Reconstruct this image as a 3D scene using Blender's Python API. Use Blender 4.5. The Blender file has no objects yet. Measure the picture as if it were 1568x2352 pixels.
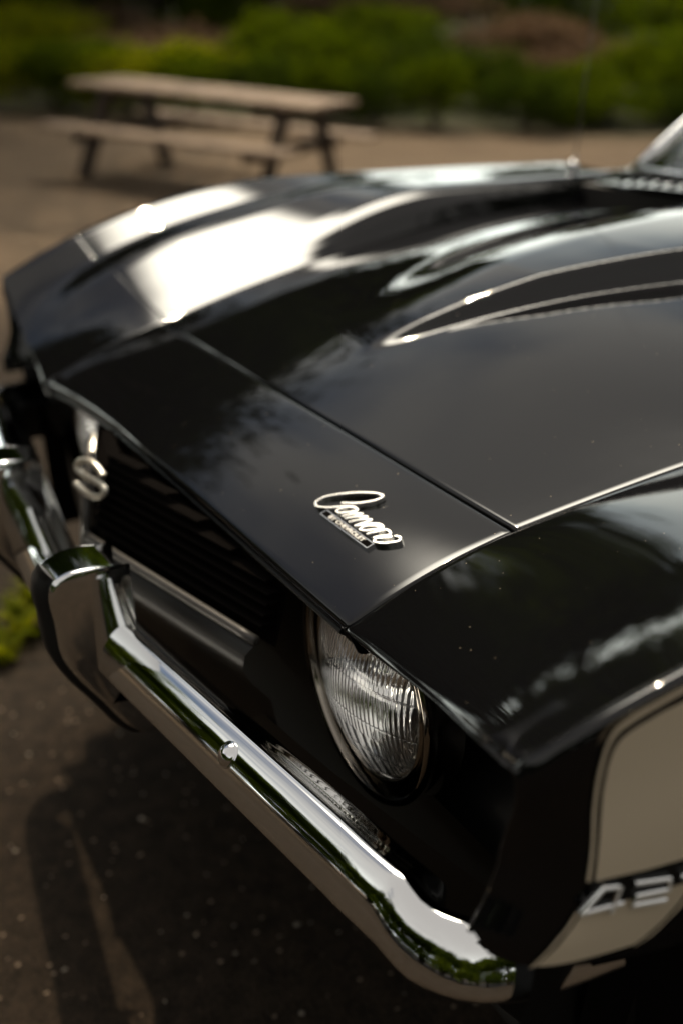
import bpy, math, random
import numpy as np
from mathutils import Vector, Matrix

random.seed(7); RNG = np.random.default_rng(11)
scene = bpy.context.scene
C = scene.collection
R = math.radians

# ------------------------------------------------------------------ camera
cam_d = bpy.data.cameras.new('camera'); cam = bpy.data.objects.new('camera', cam_d); C.objects.link(cam)
CAM = Vector((1.35085, -0.23809, 1.22164)); YAW, PITCH, ROLL = 1.1068496, 0.3936459, -0.0288703
sy, cy, sp, cp = math.sin(YAW), math.cos(YAW), math.sin(PITCH), math.cos(PITCH)
FWD = Vector((-sy*cp, cy*cp, -sp)); R0 = Vector((cy, sy, 0)); U0 = R0.cross(FWD)
RGT = R0*math.cos(ROLL) + U0*math.sin(ROLL); UPV = U0*math.cos(ROLL) - R0*math.sin(ROLL)
m = Matrix((RGT, UPV, -FWD)).transposed().to_4x4(); m.translation = CAM
cam.matrix_world = m
cam_d.sensor_fit = 'HORIZONTAL'; cam_d.sensor_width = 24.0; cam_d.lens = 24.0*2750.16/1568
cam_d.clip_start = 0.05; cam_d.clip_end = 2000
cam_d.dof.use_dof = True; cam_d.dof.focus_distance = 1.06; cam_d.dof.aperture_fstop = 2.5
cam_d.dof.aperture_blades = 0
scene.camera = cam

# ------------------------------------------------------------------ world, sun, exposure
SUN_AZ, SUN_EL = R(-78), R(55)              # azimuth from +Y towards +X
SUN = Vector((math.sin(SUN_AZ)*math.cos(SUN_EL), math.cos(SUN_AZ)*math.cos(SUN_EL), math.sin(SUN_EL)))
world = bpy.data.worlds.new('World'); scene.world = world; world.use_nodes = True
wt = world.node_tree; wt.nodes.clear()
def wn(t, **k):
    n = wt.nodes.new(t)
    for a, b in k.items(): setattr(n, a, b)
    return n
def wmath(op, a, b=None, clamp=False):
    n = wn('ShaderNodeMath', operation=op, use_clamp=clamp)
    for i, s in enumerate((a, b)):
        if s is None: continue
        if isinstance(s, (int, float)): n.inputs[i].default_value = s
        else: wt.links.new(s, n.inputs[i])
    return n.outputs[0]
sky = wn('ShaderNodeTexSky', sky_type='NISHITA', sun_disc=False, sun_elevation=SUN_EL, sun_rotation=SUN_AZ % (2*math.pi),
         altitude=100, air_density=1.0, dust_density=0.8, ozone_density=1.2)
tc = wn('ShaderNodeTexCoord'); sep = wn('ShaderNodeSeparateXYZ'); wt.links.new(tc.outputs['Generated'], sep.inputs[0])
zpos = wmath('MAXIMUM', sep.outputs[2], 0.0)
den = wmath('ADD', zpos, 0.22)
cmb = wn('ShaderNodeCombineXYZ')
wt.links.new(wmath('DIVIDE', sep.outputs[0], den), cmb.inputs[0]); wt.links.new(wmath('DIVIDE', sep.outputs[1], den), cmb.inputs[1])
nz = wn('ShaderNodeTexNoise'); nz.inputs['Scale'].default_value = 1.25; nz.inputs['Detail'].default_value = 6; nz.inputs['Roughness'].default_value = 0.52
wt.links.new(cmb.outputs[0], nz.inputs['Vector'])
dot = wn('ShaderNodeVectorMath', operation='DOT_PRODUCT'); wt.links.new(tc.outputs['Generated'], dot.inputs[0]); dot.inputs[1].default_value = SUN
fw = wmath('POWER', wmath('MAXIMUM', dot.outputs['Value'], 0.0), 11.0)
hz = wmath('POWER', 2.71828, wmath('MULTIPLY', zpos, -6.2))
hd = wn('ShaderNodeVectorMath', operation='DOT_PRODUCT'); wt.links.new(tc.outputs['Generated'], hd.inputs[0]); hd.inputs[1].default_value = (math.sin(SUN_AZ), math.cos(SUN_AZ), 0)
azf = wmath('POWER', wmath('MULTIPLY', wmath('ADD', hd.outputs['Value'], 1.0), .5), 2.5)
haze = wmath('MULTIPLY', wmath('MULTIPLY', hz, wmath('ADD', wmath('MULTIPLY', nz.outputs[0], 3.0), -.65, True)), wmath('ADD', wmath('MULTIPLY', azf, 70.0), 62.0))
hcol = wn('ShaderNodeVectorMath', operation='SCALE'); hcol.inputs[0].default_value = (.93, 1.0, .90); wt.links.new(haze, hcol.inputs[3])
low = wmath('POWER', wmath('SUBTRACT', 1.0, zpos), 5.0)           # clouds crowd towards the horizon
dens = wmath('ADD', wmath('ADD', nz.outputs[0], wmath('MULTIPLY', low, 0.16)), wmath('MULTIPLY', wmath('SUBTRACT', 1.0, azf), 0.34))   # thicker cloud away from the sun
mr = wn('ShaderNodeMapRange', interpolation_type='SMOOTHSTEP'); wt.links.new(dens, mr.inputs[0])
mr.inputs[1].default_value = 0.52; mr.inputs[2].default_value = 0.70; mr.inputs[3].default_value = 0.0; mr.inputs[4].default_value = 0.95
glow = wmath('ADD', wmath('MULTIPLY', fw, 2.0), 13.0)             # clouds brighter towards the sun
ccol = wn('ShaderNodeVectorMath', operation='SCALE'); ccol.inputs[0].default_value = (1.0, 0.94, 0.87); wt.links.new(glow, ccol.inputs[3])
mix = wn('ShaderNodeMix', data_type='RGBA'); wt.links.new(mr.outputs[0], mix.inputs['Factor'])
wt.links.new(sky.outputs[0], mix.inputs[6]); wt.links.new(ccol.outputs[0], mix.inputs[7])
# unseen bright cloud round the sun, shaped to whiten the far fender's reflection
T1 = Vector((math.cos(SUN_AZ), -math.sin(SUN_AZ), 0)); T2 = T1.cross(SUN) * (1 if T1.cross(SUN).z > 0 else -1)
AX = T1*math.cos(R(15)) + T2*math.sin(R(15)); AY = T2*math.cos(R(15)) - T1*math.sin(R(15))
def wdot(v):
    n = wn('ShaderNodeVectorMath', operation='DOT_PRODUCT'); wt.links.new(tc.outputs['Generated'], n.inputs[0]); n.inputs[1].default_value = v; return n.outputs['Value']
ax_, ay_ = wdot(AX), wdot(AY)
along = wmath('ADD', wmath('MULTIPLY', wmath('MAXIMUM', ax_, 0.0), .27), wmath('MINIMUM', ax_, 0.0))
r2 = wmath('DIVIDE', wmath('ADD', wmath('MULTIPLY', along, along), wmath('MULTIPLY', ay_, ay_)), .145**2)
front = wmath('GREATER_THAN', dot.outputs['Value'], 0.25)
bank = wmath('MULTIPLY', front, wmath('POWER', 2.71828, wmath('MULTIPLY', wmath('MULTIPLY', r2, r2), -1.0)))
aur = wmath('MULTIPLY', bank, wmath('ADD', 170.0, wmath('MULTIPLY', nz.outputs[0], 480.0)))
acol = wn('ShaderNodeVectorMath', operation='SCALE'); acol.inputs[0].default_value = (1.0, .93, .78); wt.links.new(aur, acol.inputs[3])
tot0 = wn('ShaderNodeVectorMath', operation='ADD'); wt.links.new(mix.outputs[2], tot0.inputs[0]); wt.links.new(acol.outputs[0], tot0.inputs[1])
tot = wn('ShaderNodeVectorMath', operation='ADD'); wt.links.new(tot0.outputs[0], tot.inputs[0]); wt.links.new(hcol.outputs[0], tot.inputs[1])
bg = wn('ShaderNodeBackground'); bg.inputs[1].default_value = 0.05; wt.links.new(tot.outputs[0], bg.inputs[0])
wo = wn('ShaderNodeOutputWorld'); wt.links.new(bg.outputs[0], wo.inputs[0])

sun_d = bpy.data.lights.new('sun', 'SUN'); sun_d.energy = 3.0; sun_d.angle = R(0.53); sun_d.color = (1.0, 0.80, 0.56)
sun_o = bpy.data.objects.new('sun', sun_d); C.objects.link(sun_o); sun_o.rotation_euler = SUN.to_track_quat('Z', 'Y').to_euler()
vs = scene.view_settings; vs.view_transform = 'Standard'; vs.look = 'None'; vs.exposure = -0.15; vs.gamma = 1.0; vs.use_curve_mapping = False
scene.render.engine = 'CYCLES'; scene.cycles.max_bounces = 10; scene.cycles.transmission_bounces = 10; scene.cycles.glossy_bounces = 6
scene.cycles.sample_clamp_indirect = 6.0; scene.cycles.caustics_reflective = False; scene.cycles.caustics_refractive = False

# ------------------------------------------------------------------ materials
def mat(name, color=(.5, .5, .5), rough=.5, metal=0., ior=1.5, spec=.5, trans=0., coat=0.):
    mt = bpy.data.materials.new(name); mt.use_nodes = True
    b = mt.node_tree.nodes['Principled BSDF']
    b.inputs['Base Color'].default_value = (*color, 1); b.inputs['Roughness'].default_value = rough
    b.inputs['Metallic'].default_value = metal; b.inputs['IOR'].default_value = ior
    b.inputs['Specular IOR Level'].default_value = spec; b.inputs['Transmission Weight'].default_value = trans
    b.inputs['Coat Weight'].default_value = coat
    return mt
def nodes(mt): return mt.node_tree.nodes, mt.node_tree.links, mt.node_tree.nodes['Principled BSDF']
def noise_color(mt, c1, c2, scale=5., lo=.35, hi=.65, detail=6, bump=0., bscale=None, coord='Object', dist=.02):
    n, l, b = nodes(mt)
    t = n.new('ShaderNodeTexCoord'); z = n.new('ShaderNodeTexNoise'); z.inputs['Scale'].default_value = scale; z.inputs['Detail'].default_value = detail
    l.new(t.outputs[coord], z.inputs['Vector'])
    r = n.new('ShaderNodeValToRGB'); r.color_ramp.elements[0].position = lo; r.color_ramp.elements[1].position = hi
    r.color_ramp.elements[0].color = (*c1, 1); r.color_ramp.elements[1].color = (*c2, 1)
    l.new(z.outputs[0], r.inputs[0]); l.new(r.outputs[0], b.inputs['Base Color'])
    if bump:
        z2 = n.new('ShaderNodeTexNoise'); z2.inputs['Scale'].default_value = bscale or scale*3; z2.inputs['Detail'].default_value = 8
        l.new(t.outputs[coord], z2.inputs['Vector'])
        bp = n.new('ShaderNodeBump'); bp.inputs['Strength'].default_value = bump; bp.inputs['Distance'].default_value = dist
        l.new(z2.outputs[0], bp.inputs['Height']); l.new(bp.outputs[0], b.inputs['Normal'])
    return mt

PAINT = mat('black_gloss_paint', (.0035, .0035, .004), .035, ior=1.48)
def dust(mt):                               # pale dust specks lying on the gloss, and a faint waviness of the lacquer
    n, l, b = nodes(mt)
    t = n.new('ShaderNodeTexCoord')
    v = n.new('ShaderNodeTexVoronoi'); v.inputs['Scale'].default_value = 75; v.inputs['Randomness'].default_value = 1
    l.new(t.outputs['Object'], v.inputs['Vector'])
    w = n.new('ShaderNodeTexWhiteNoise'); l.new(v.outputs['Color'], w.inputs['Vector'])
    sz = n.new('ShaderNodeMath'); sz.operation = 'MULTIPLY'; sz.inputs[1].default_value = .055; l.new(w.outputs['Value'], sz.inputs[0])
    lt = n.new('ShaderNodeMath'); lt.operation = 'LESS_THAN'; l.new(v.outputs['Distance'], lt.inputs[0]); l.new(sz.outputs[0], lt.inputs[1])
    mx = n.new('ShaderNodeMix'); mx.data_type = 'RGBA'; l.new(lt.outputs[0], mx.inputs['Factor'])
    mx.inputs[6].default_value = (.0035, .0035, .004, 1); mx.inputs[7].default_value = (.30, .25, .18, 1)
    l.new(mx.outputs[2], b.inputs['Base Color'])
    z = n.new('ShaderNodeTexNoise'); z.inputs['Scale'].default_value = 9; z.inputs['Detail'].default_value = 2
    l.new(t.outputs['Object'], z.inputs['Vector'])
    bp = n.new('ShaderNodeBump'); bp.inputs['Strength'].default_value = .05; bp.inputs['Distance'].default_value = .004
    l.new(z.outputs[0], bp.inputs['Height']); l.new(bp.outputs[0], b.inputs['Normal'])
dust(PAINT)
SATIN = mat('satin_black', (.005, .005, .005), .42, spec=.28)
GRILLE = bpy.data.materials.new('dull_black_plastic'); GRILLE.use_nodes = True
_n = GRILLE.node_tree.nodes; _n.remove(_n['Principled BSDF']); _d = _n.new('ShaderNodeBsdfDiffuse'); _d.inputs[0].default_value = (.0055, .0048, .0044, 1); GRILLE.node_tree.links.new(_d.outputs[0], _n['Material Output'].inputs[0])
TRIM = mat('dull_silver_trim', (.05, .048, .046), .45, .4)
CHROME = mat('chrome', (.82, .83, .84), .035, 1.)
DCHROME = mat('dark_chrome', (.30, .27, .23), .10, 1.)
POLISH = mat('polished_badge_metal', (.86, .86, .84), .20, 1.)
RUBBER = mat('black_rubber', (.008, .008, .008), .55)
WHITE = mat('off_white_stripe_paint', (.66, .56, .42), .22)
BADGEW = mat('white_enamel', (.80, .79, .76), .30)
BADGES = mat('brushed_silver', (.66, .62, .54), .32, .75)
GLASS = mat('clear_glass', (1, 1, 1), .0, ior=1.47, trans=1.)
REFL = mat('lamp_reflector', (.97, .96, .93), .05, 1.)
WGLASS = mat('windscreen_glass', (.75, .9, .84), .0, ior=1.5, trans=1.)
INTER = mat('dark_interior', (.02, .018, .016), .7)
TYRE = noise_color(mat('tyre_rubber', (.012, .012, .012), .75), (.010, .010, .010), (.02, .019, .018), 12)
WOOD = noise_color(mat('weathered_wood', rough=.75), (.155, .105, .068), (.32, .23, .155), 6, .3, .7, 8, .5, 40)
WOODD = noise_color(mat('dark_wood', rough=.75), (.022, .014, .009), (.05, .032, .02), 6, .3, .7, 8, .5, 40)  # darker wood on the legs, supports and battens

# ------------------------------------------------------------------ mesh helpers
def link(name, verts, faces, mt, parent=None, smooth=True):
    me = bpy.data.meshes.new(name); me.from_pydata([tuple(map(float, v)) for v in verts], [], [tuple(map(int, f)) for f in faces])
    me.materials.append(mt)
    if smooth: me.polygons.foreach_set('use_smooth', [True]*len(me.polygons))
    me.update()
    o = bpy.data.objects.new(name, me); C.objects.link(o)
    if parent: adopt(o, parent)
    return o
def world_of(o):
    mm = o.matrix_basis
    return mm if o.parent is None else world_of(o.parent) @ o.matrix_parent_inverse @ mm
def adopt(o, parent):
    o.parent = parent; o.matrix_parent_inverse = world_of(parent).inverted()
def tag(o, label=None, cat=None, group=None, kind=None):
    for k, v in (('label', label), ('category', cat), ('group', group), ('kind', kind)):
        if v: o[k] = v
    return o
def empty(name, loc, rz=0.):
    o = bpy.data.objects.new(name, None); C.objects.link(o); o.location = loc; o.rotation_euler = (0, 0, rz); o.empty_display_size = .2
    return o
class MB:                                    # collects pieces of one mesh
    def __init__(s): s.v = []; s.f = []
    def add(s, v, f):
        k = len(s.v); s.v += [tuple(p) for p in v]; s.f += [tuple(i + k for i in q) for q in f]; return s
    def grid(s, P, flip=False):
        nu, nv = P.shape[:2]; k = len(s.v); s.v += [tuple(p) for p in P.reshape(-1, 3)]
        for i in range(nu-1):
            for j in range(nv-1):
                a, b, c, d = k+i*nv+j, k+(i+1)*nv+j, k+(i+1)*nv+j+1, k+i*nv+j+1
                s.f.append((a, d, c, b) if flip else (a, b, c, d))
        return s
    def box(s, c, sx, sy, sz, ax=None, bev=0.):
        c = np.array(c, float); A = np.eye(3) if ax is None else np.array(ax, float)
        h = np.array([sx, sy, sz])/2; b = bev
        if not b:
            v = [c + A.T @ (h*np.array(q)) for q in [(-1,-1,-1),(1,-1,-1),(1,1,-1),(-1,1,-1),(-1,-1,1),(1,-1,1),(1,1,1),(-1,1,1)]]
            return s.add(v, [(0,3,2,1),(4,5,6,7),(0,1,5,4),(1,2,6,5),(2,3,7,6),(3,0,4,7)])
        prof = []
        for (qx, qy) in ((-1,-1),(1,-1),(1,1),(-1,1)):
            pass
        rings = []
        for z, ins in ((-h[2], b), (-h[2]+b, 0), (h[2]-b, 0), (h[2], b)):
            x, y = h[0]-ins, h[1]-ins; k = min(b, x, y)
            rings.append([c + A.T @ np.array(q) for q in [(-x+k,-y,z),(x-k,-y,z),(x,-y+k,z),(x,y-k,z),(x-k,y,z),(-x+k,y,z),(-x,y-k,z),(-x,-y+k,z)]])
        v = [p for r in rings for p in r]; f = []
        for i in range(3):
            for j in range(8): f.append((i*8+j, i*8+(j+1) % 8, (i+1)*8+(j+1) % 8, (i+1)*8+j))
        f.append(tuple(range(7, -1, -1))); f.append(tuple(range(24, 32)))
        return s.add(v, f)
    def tube(s, pts, r, n=10, cap=True):
        pts = np.array(pts, float); rr = np.broadcast_to(np.array(r, float), (len(pts),))
        T = np.gradient(pts, axis=0); T /= np.linalg.norm(T, axis=1)[:, None]+1e-12
        up = np.array([0, 0, 1.]) if abs(T[0][2]) < .9 else np.array([1., 0, 0])
        k = len(s.v)
        for p, t, q in zip(pts, T, rr):
            a = np.cross(t, up); a /= np.linalg.norm(a)+1e-12; b = np.cross(t, a)
            for i in range(n):
                w = 2*math.pi*i/n; s.v.append(tuple(p + q*(math.cos(w)*a + math.sin(w)*b)))
        for i in range(len(pts)-1):
            for j in range(n):
                s.f.append((k+i*n+j, k+i*n+(j+1) % n, k+(i+1)*n+(j+1) % n, k+(i+1)*n+j))
        if cap:
            s.f.append(tuple(k+j for j in range(n-1, -1, -1))); e = k+(len(pts)-1)*n; s.f.append(tuple(e+j for j in range(n)))
        return s
    def lathe(s, prof, c, ax, n=64, ref=None):   # prof: (radius, along axis)
        ax = np.array(ax, float); ax /= np.linalg.norm(ax); c = np.array(c, float)
        a = np.cross(ax, [0, 0, 1.] if abs(ax[2]) < .9 else [1., 0, 0]); a /= np.linalg.norm(a); b = np.cross(ax, a)
        P = np.array([[c + ax*h + r*(math.cos(w)*a + math.sin(w)*b) for (r, h) in prof] for w in np.linspace(0, 2*math.pi, n+1)])
        return s.grid(P)
    def tuck(s, c, k):                       # scale about c and tuck the top in under the eyebrow
        out = []
        for p in s.v:
            q = (np.array(p)-c)*k
            if q[2] > 0: q[2] -= 17.5*q[2]**3
            out.append(tuple(q+c))
        s.v = out; return s
    def build(s, name, mt, parent=None, smooth=True): return link(name, s.v, s.f, mt, parent, smooth)

def herm(t, V, q):                           # cubic Hermite through V at parameters t
    t = np.asarray(t, float); V = np.asarray(V, float); q = np.asarray(q, float)
    d = np.gradient(V, t, axis=0)
    i = np.clip(np.searchsorted(t, q, 'right')-1, 0, len(t)-2)
    h = (t[i+1]-t[i]); s = ((q-t[i])/h)
    sh = (-1,)+(1,)*(V.ndim-1); s = s.reshape(sh); h = h.reshape(sh)
    return (1+2*s)*(1-s)**2*V[i] + s*(1-s)**2*h*d[i] + s*s*(3-2*s)*V[i+1] + s*s*(s-1)*h*d[i+1]
def spline(pts, n):
    pts = np.array(pts, float); t = np.r_[0, np.cumsum(np.linalg.norm(np.diff(pts, axis=0), axis=1))]
    return herm(t, pts, np.linspace(0, t[-1], n))
def sm(t): t = np.clip(t, 0, 1); return t*t*(3-2*t)
def normals(P):
    du = np.gradient(P, axis=0); dv = np.gradient(P, axis=1); n = np.cross(du, dv)
    return n/(np.linalg.norm(n, axis=2)[:, :, None]+1e-12)
def fender_lip(L, sg):
    p = L[:, 0]; c = np.array([sg*.55, 0, .63]); w = c-p; w[:, 1] = 0; w /= np.linalg.norm(w, axis=1)[:, None]
    y = np.array([0, 1., 0])
    rows = [p + w*a + y*b for a, b in ((.0016, -.0022), (.0042, -.0028), (.0068, -.0012), (.0082, .003), (.0090, .012), (.0095, .032))]
    return np.concatenate([np.stack(rows[::-1], 1), L], 1)
def rolled(P, sides, r=.004, depth=.02, flip=False):
    """turn a panel's edges down in a small radius and a flange"""
    N = normals(P)*(-1 if flip else 1)
    A = np.radians([18, 38, 60, 78, 90])
    for sd in sides:
        if sd in 'vV':
            e, i = (P[:, 0], P[:, 1]) if sd == 'v' else (P[:, -1], P[:, -2]); n = N[:, 0] if sd == 'v' else N[:, -1]
        else:
            e, i = (P[0], P[1]) if sd == 'u' else (P[-1], P[-2]); n = N[0] if sd == 'u' else N[-1]
        t = e-i; t -= n*np.sum(t*n, axis=1)[:, None]; t /= np.linalg.norm(t, axis=1)[:, None]+1e-12
        rows = [e + r*math.sin(a)*t - r*(1-math.cos(a))*n for a in A] + [e + r*t - (r+depth)*n]
        if sd == 'v': P = np.concatenate([np.stack(rows[::-1], 1), P], 1); N = np.concatenate([np.repeat(N[:, :1], 6, 1), N], 1)
        if sd == 'V': P = np.concatenate([P, np.stack(rows, 1)], 1); N = np.concatenate([N, np.repeat(N[:, -1:], 6, 1)], 1)
        if sd == 'u': P = np.concatenate([np.stack(rows[::-1], 0), P], 0); N = np.concatenate([np.repeat(N[:1], 6, 0), N], 0)
        if sd == 'U': P = np.concatenate([P, np.stack(rows, 0)], 0); N = np.concatenate([N, np.repeat(N[-1:], 6, 0)], 0)
    return P
def ribbon(mb, path, w, h, frame, closed=False, bev=.15):
    """raised stroke of width w and height h along a 2-D path in a local frame (origin, ex, ey, normal)"""
    p = np.array(path, float); o, ex, ey, n = [np.array(q, float) for q in frame]
    d = np.gradient(p, axis=0); d /= np.linalg.norm(d, axis=1)[:, None]+1e-12
    s = np.stack([-d[:, 1], d[:, 0]], 1)
    W = lambda q, z: o + ex*q[0] + ey*q[1] + n*z
    k = w*bev
    P = np.array([[W(a+b*w/2, 0), W(a+b*w/2, h-k), W(a+b*(w/2-k), h), W(a-b*(w/2-k), h), W(a-b*w/2, h-k), W(a-b*w/2, 0)] for a, b in zip(p, s)])
    mb.grid(P)
    if not closed:
        e = len(mb.v); q = P.shape[0]*6; mb.f.append(tuple(e-q+i for i in range(5, -1, -1))); mb.f.append(tuple(e-6+i for i in range(6)))
    return mb

# ------------------------------------------------------------------ ground
def terrain(x, y):
    w = sm((np.hypot(x-0., y-1.)-3.5)/3.5)
    a = (x+8.52)*.8276 + (y-3.544)*.561
    h = w*(-.071 - .079*np.clip(a, -4.5, 2.0))
    s = -(x-1.35)*.894 + (y+.24)*.447            # distance ahead of the viewer
    h = h + .9*sm((s-16)/26) + 2.2*sm((s-30)/40)
    return h
xs_ = np.unique(np.r_[-600, -300, -150, np.arange(-80, -14, 3.), np.arange(-14, 6, .5), np.arange(6, 40, 4.), 80, 200, 600])
ys_ = np.unique(np.r_[-600, -200, -80, np.arange(-40, -6, 4.), np.arange(-6, 14, .5), np.arange(14, 60, 4.), 120, 300, 600])
G = np.array([[(x, y, terrain(x, y)) for y in ys_] for x in xs_])
GROUND = mat('gravelly_asphalt', rough=.92, spec=.12)
n_, l_, b_ = nodes(GROUND)
t_ = n_.new('ShaderNodeTexCoord')
def gn(scale, detail=5, dist=0.):
    z = n_.new('ShaderNodeTexNoise'); z.inputs['Scale'].default_value = scale; z.inputs['Detail'].default_value = detail; z.inputs['Distortion'].default_value = dist
    l_.new(t_.outputs['Object'], z.inputs['Vector']); return z
def gramp(src, p0, c0, p1, c1):
    r = n_.new('ShaderNodeValToRGB'); e = r.color_ramp.elements; e[0].position = p0; e[1].position = p1; e[0].color = (*c0, 1); e[1].color = (*c1, 1)
    l_.new(src, r.inputs[0]); return r
def gmix(f, a, b, mode='MIX'):
    q = n_.new('ShaderNodeMix'); q.data_type = 'RGBA'; q.blend_type = mode
    if isinstance(f, float): q.inputs['Factor'].default_value = f
    else: l_.new(f, q.inputs['Factor'])
    l_.new(a, q.inputs[6]); l_.new(b, q.inputs[7]); return q.outputs[2]
fine = gn(150, 6); mid = gn(28, 4); big = gn(1.6, 4)
asph = gmix(.5, gramp(fine.outputs[0], .36, (.006, .0047, .0038), .66, (.046, .033, .022)).outputs[0], gramp(mid.outputs[0], .35, (.010, .008, .006), .65, (.040, .029, .020)).outputs[0])
vor = n_.new('ShaderNodeTexVoronoi'); vor.inputs['Scale'].default_value = 95; l_.new(t_.outputs['Object'], vor.inputs['Vector'])
wn2 = n_.new('ShaderNodeTexWhiteNoise'); l_.new(vor.outputs['Color'], wn2.inputs['Vector'])
peb = gramp(wn2.outputs['Value'], .955, (0, 0, 0), .97, (1, 1, 1))
pm = n_.new('ShaderNodeMath'); pm.operation = 'LESS_THAN'; pm.inputs[1].default_value = .33; l_.new(vor.outputs['Distance'], pm.inputs[0])
pf = n_.new('ShaderNodeMath'); pf.operation = 'MULTIPLY'; l_.new(peb.outputs[0], pf.inputs[0]); l_.new(pm.outputs[0], pf.inputs[1])
stone = n_.new('ShaderNodeRGB'); stone.outputs[0].default_value = (.22, .17, .125, 1)
asph = gmix(pf.outputs[0], asph, stone.outputs[0])
sand = gramp(big.outputs[0], .3, (.072, .048, .029), .7, (.128, .088, .054)).outputs[0]
sand = gmix(.35, sand, gramp(fine.outputs[0], .35, (.08, .06, .04), .7, (.36, .28, .2)).outputs[0])
sepg = n_.new('ShaderNodeSeparateXYZ'); l_.new(t_.outputs['Object'], sepg.inputs[0])
dm = n_.new('ShaderNodeMath'); dm.operation = 'MULTIPLY_ADD'; l_.new(big.outputs[0], dm.inputs[0]); dm.inputs[1].default_value = 2.0; l_.new(sepg.outputs[0], dm.inputs[2])
fr = n_.new('ShaderNodeMapRange'); fr.interpolation_type = 'SMOOTHSTEP'; l_.new(dm.outputs[0], fr.inputs[0]); fr.inputs[1].default_value = -2.2; fr.inputs[2].default_value = -4.8
turf = gmix(.5, gramp(mid.outputs[0], .35, (.010, .014, .004), .65, (.035, .038, .013)).outputs[0], gramp(big.outputs[0], .35, (.012, .018, .005), .7, (.045, .038, .02)).outputs[0])
aw = n_.new('ShaderNodeVectorMath'); aw.operation = 'DOT_PRODUCT'; l_.new(t_.outputs['Object'], aw.inputs[0]); aw.inputs[1].default_value = (-.894, .4475, 0)
am = n_.new('ShaderNodeMapRange'); am.interpolation_type = 'SMOOTHSTEP'; l_.new(aw.outputs['Value'], am.inputs[0]); am.inputs[1].default_value = 12.6; am.inputs[2].default_value = 14.4
l_.new(gmix(am.outputs[0], gmix(fr.outputs[0], asph, sand), turf), b_.inputs['Base Color'])
bp_ = n_.new('ShaderNodeBump'); bp_.inputs['Strength'].default_value = .9; bp_.inputs['Distance'].default_value = .006
l_.new(fine.outputs[0], bp_.inputs['Height']); l_.new(bp_.outputs[0], b_.inputs['Normal'])
tag(MB().grid(G).build('ground', GROUND), kind='structure')

# ------------------------------------------------------------------ the car: shared shape functions
car = empty('muscle_car', (0, 2.1, 0))
tag(car, 'glossy black vintage muscle car with chrome bumper and white side stripe', 'car')
def seamx(y): return .496 + .153*np.maximum(y-.372, 0)*1.0
def seamz(y):
    y = np.asarray(y, float); t = y-.4
    return np.where(y < .372, .711 + (.7674-.711)*(y-.192)/.18, .774 + .231*t - .15*t*t)
def crx(y): t = y-.4; return .885 + .087*t - .072*t*t
def crz(y): t = np.minimum(y-.4, .5); return .887 + .216*t - .276*t*t - .035*np.maximum(y-.9, 0) - .02*np.exp(-np.maximum(y-.132, 0)/.03)
YF = np.array([(.30, .112), (.659, .112), (.67, .118), (.684, .125), (.706, .133), (.736, .1345), (.771, .1345), (.83, .1345)])
def yfr(z): return np.interp(z, YF[:, 0], YF[:, 1])
def topx(y): return crx(y) + .005 - .016*np.exp(-np.maximum(y-.133, 0)/.012)
def sidex(y, z):
    zc = crz(y)
    b = sm((zc-.014-z)/(.5*(zc-.642)))
    x = crx(y) + .010*np.sin(np.pi*np.clip((zc-z)/(zc-.56), 0, 1)) - .035*np.exp(-np.maximum(y-yfr(z), 0)/.018) - .05*sm((.60-z)/.3)
    return topx(y)*(1-b) + x*b
def ridge(u): return (np.sqrt(u*u+.05)-.2236)/(np.sqrt(1.05)-.2236)
def Bc(u):
    a = ridge(u); n = u >= 0
    return np.stack([.489*u, .168+.024*a-np.where(n, 0, .022)*a*a, .736-np.where(n, .025, .039)*a], -1)
def Ac(u): a = ridge(u); return np.stack([.493*u, .3425+.0295*a, .790-.022*a], -1)
def Hdr(u, v):
    return Bc(u)*(1-v)[..., None] + Ac(u)*v[..., None] + np.stack([0*u, 0*u, .006*np.sin(np.pi*v)], -1)

# header panel
u, v = np.meshgrid(np.linspace(-1.004, 1.004, 120), np.linspace(.03, .962, 40), indexing='ij')
P = rolled(Hdr(u, v), 'uU', .003, .02); 
P = rolled(P, 'V', .004, .02); P = rolled(P, 'v', .007, .012)
MB().grid(P).build('header_panel', PAINT, car)
# the lip under the header edge
lip = []
for uu in np.linspace(-.98, .975, 80):
    p = Bc(np.array(uu))
    lip.append([p+np.array(q) for q in ((0, .010, -.012), (0, .003, -.013), (0, .002, -.016), (0, .006, -.019), (0, .10, -.032))])
MB().grid(np.array(lip), True).build('header_lip', SATIN, car)

# hood with its raised centre
NU, NT = 181, 140
u, t = np.meshgrid(np.linspace(-1, 1, NU), np.linspace(0, 1, NT)**1.25, indexing='ij')
yE = .372 + (1.36-.372)*t
yA = .3425+.0295*ridge(u) + .006
yy = yA + (1.27 + .09*u*u - yA)*t
xx = u*(seamx(yE)-.005)
crown = .022 + .016*sm(t/.45)
zz = seamz(yE) + crown*(1-(u*u*sm(t/.3) + ridge(u)*(1-sm(t/.3))))
bw = np.interp(yy, [.40, .47, .55, .62, .72, .87, 1.1, 1.4], [.015, .022, .045, .065, .100, .155, .195, .215])
bh = np.interp(yy, [.43, .48, .55, .70, .85, 1.1, 1.4], [0, .002, .013, .030, .036, .041, .046])
bh = bh*sm((yy-.43)/.08)
zz = zz + bh*np.where(xx > 0, 1-sm((np.abs(xx)-bw+.014)/.028), 1-sm(np.abs(xx)/(bw+.16)))
P = np.stack([xx, yy, zz], -1)
P = rolled(P, 'uU', .011, .02); P = rolled(P, 'v', .005, .02); P = rolled(P, 'V', .006, .02)
MB().grid(P).build('hood', PAINT, car)

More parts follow.
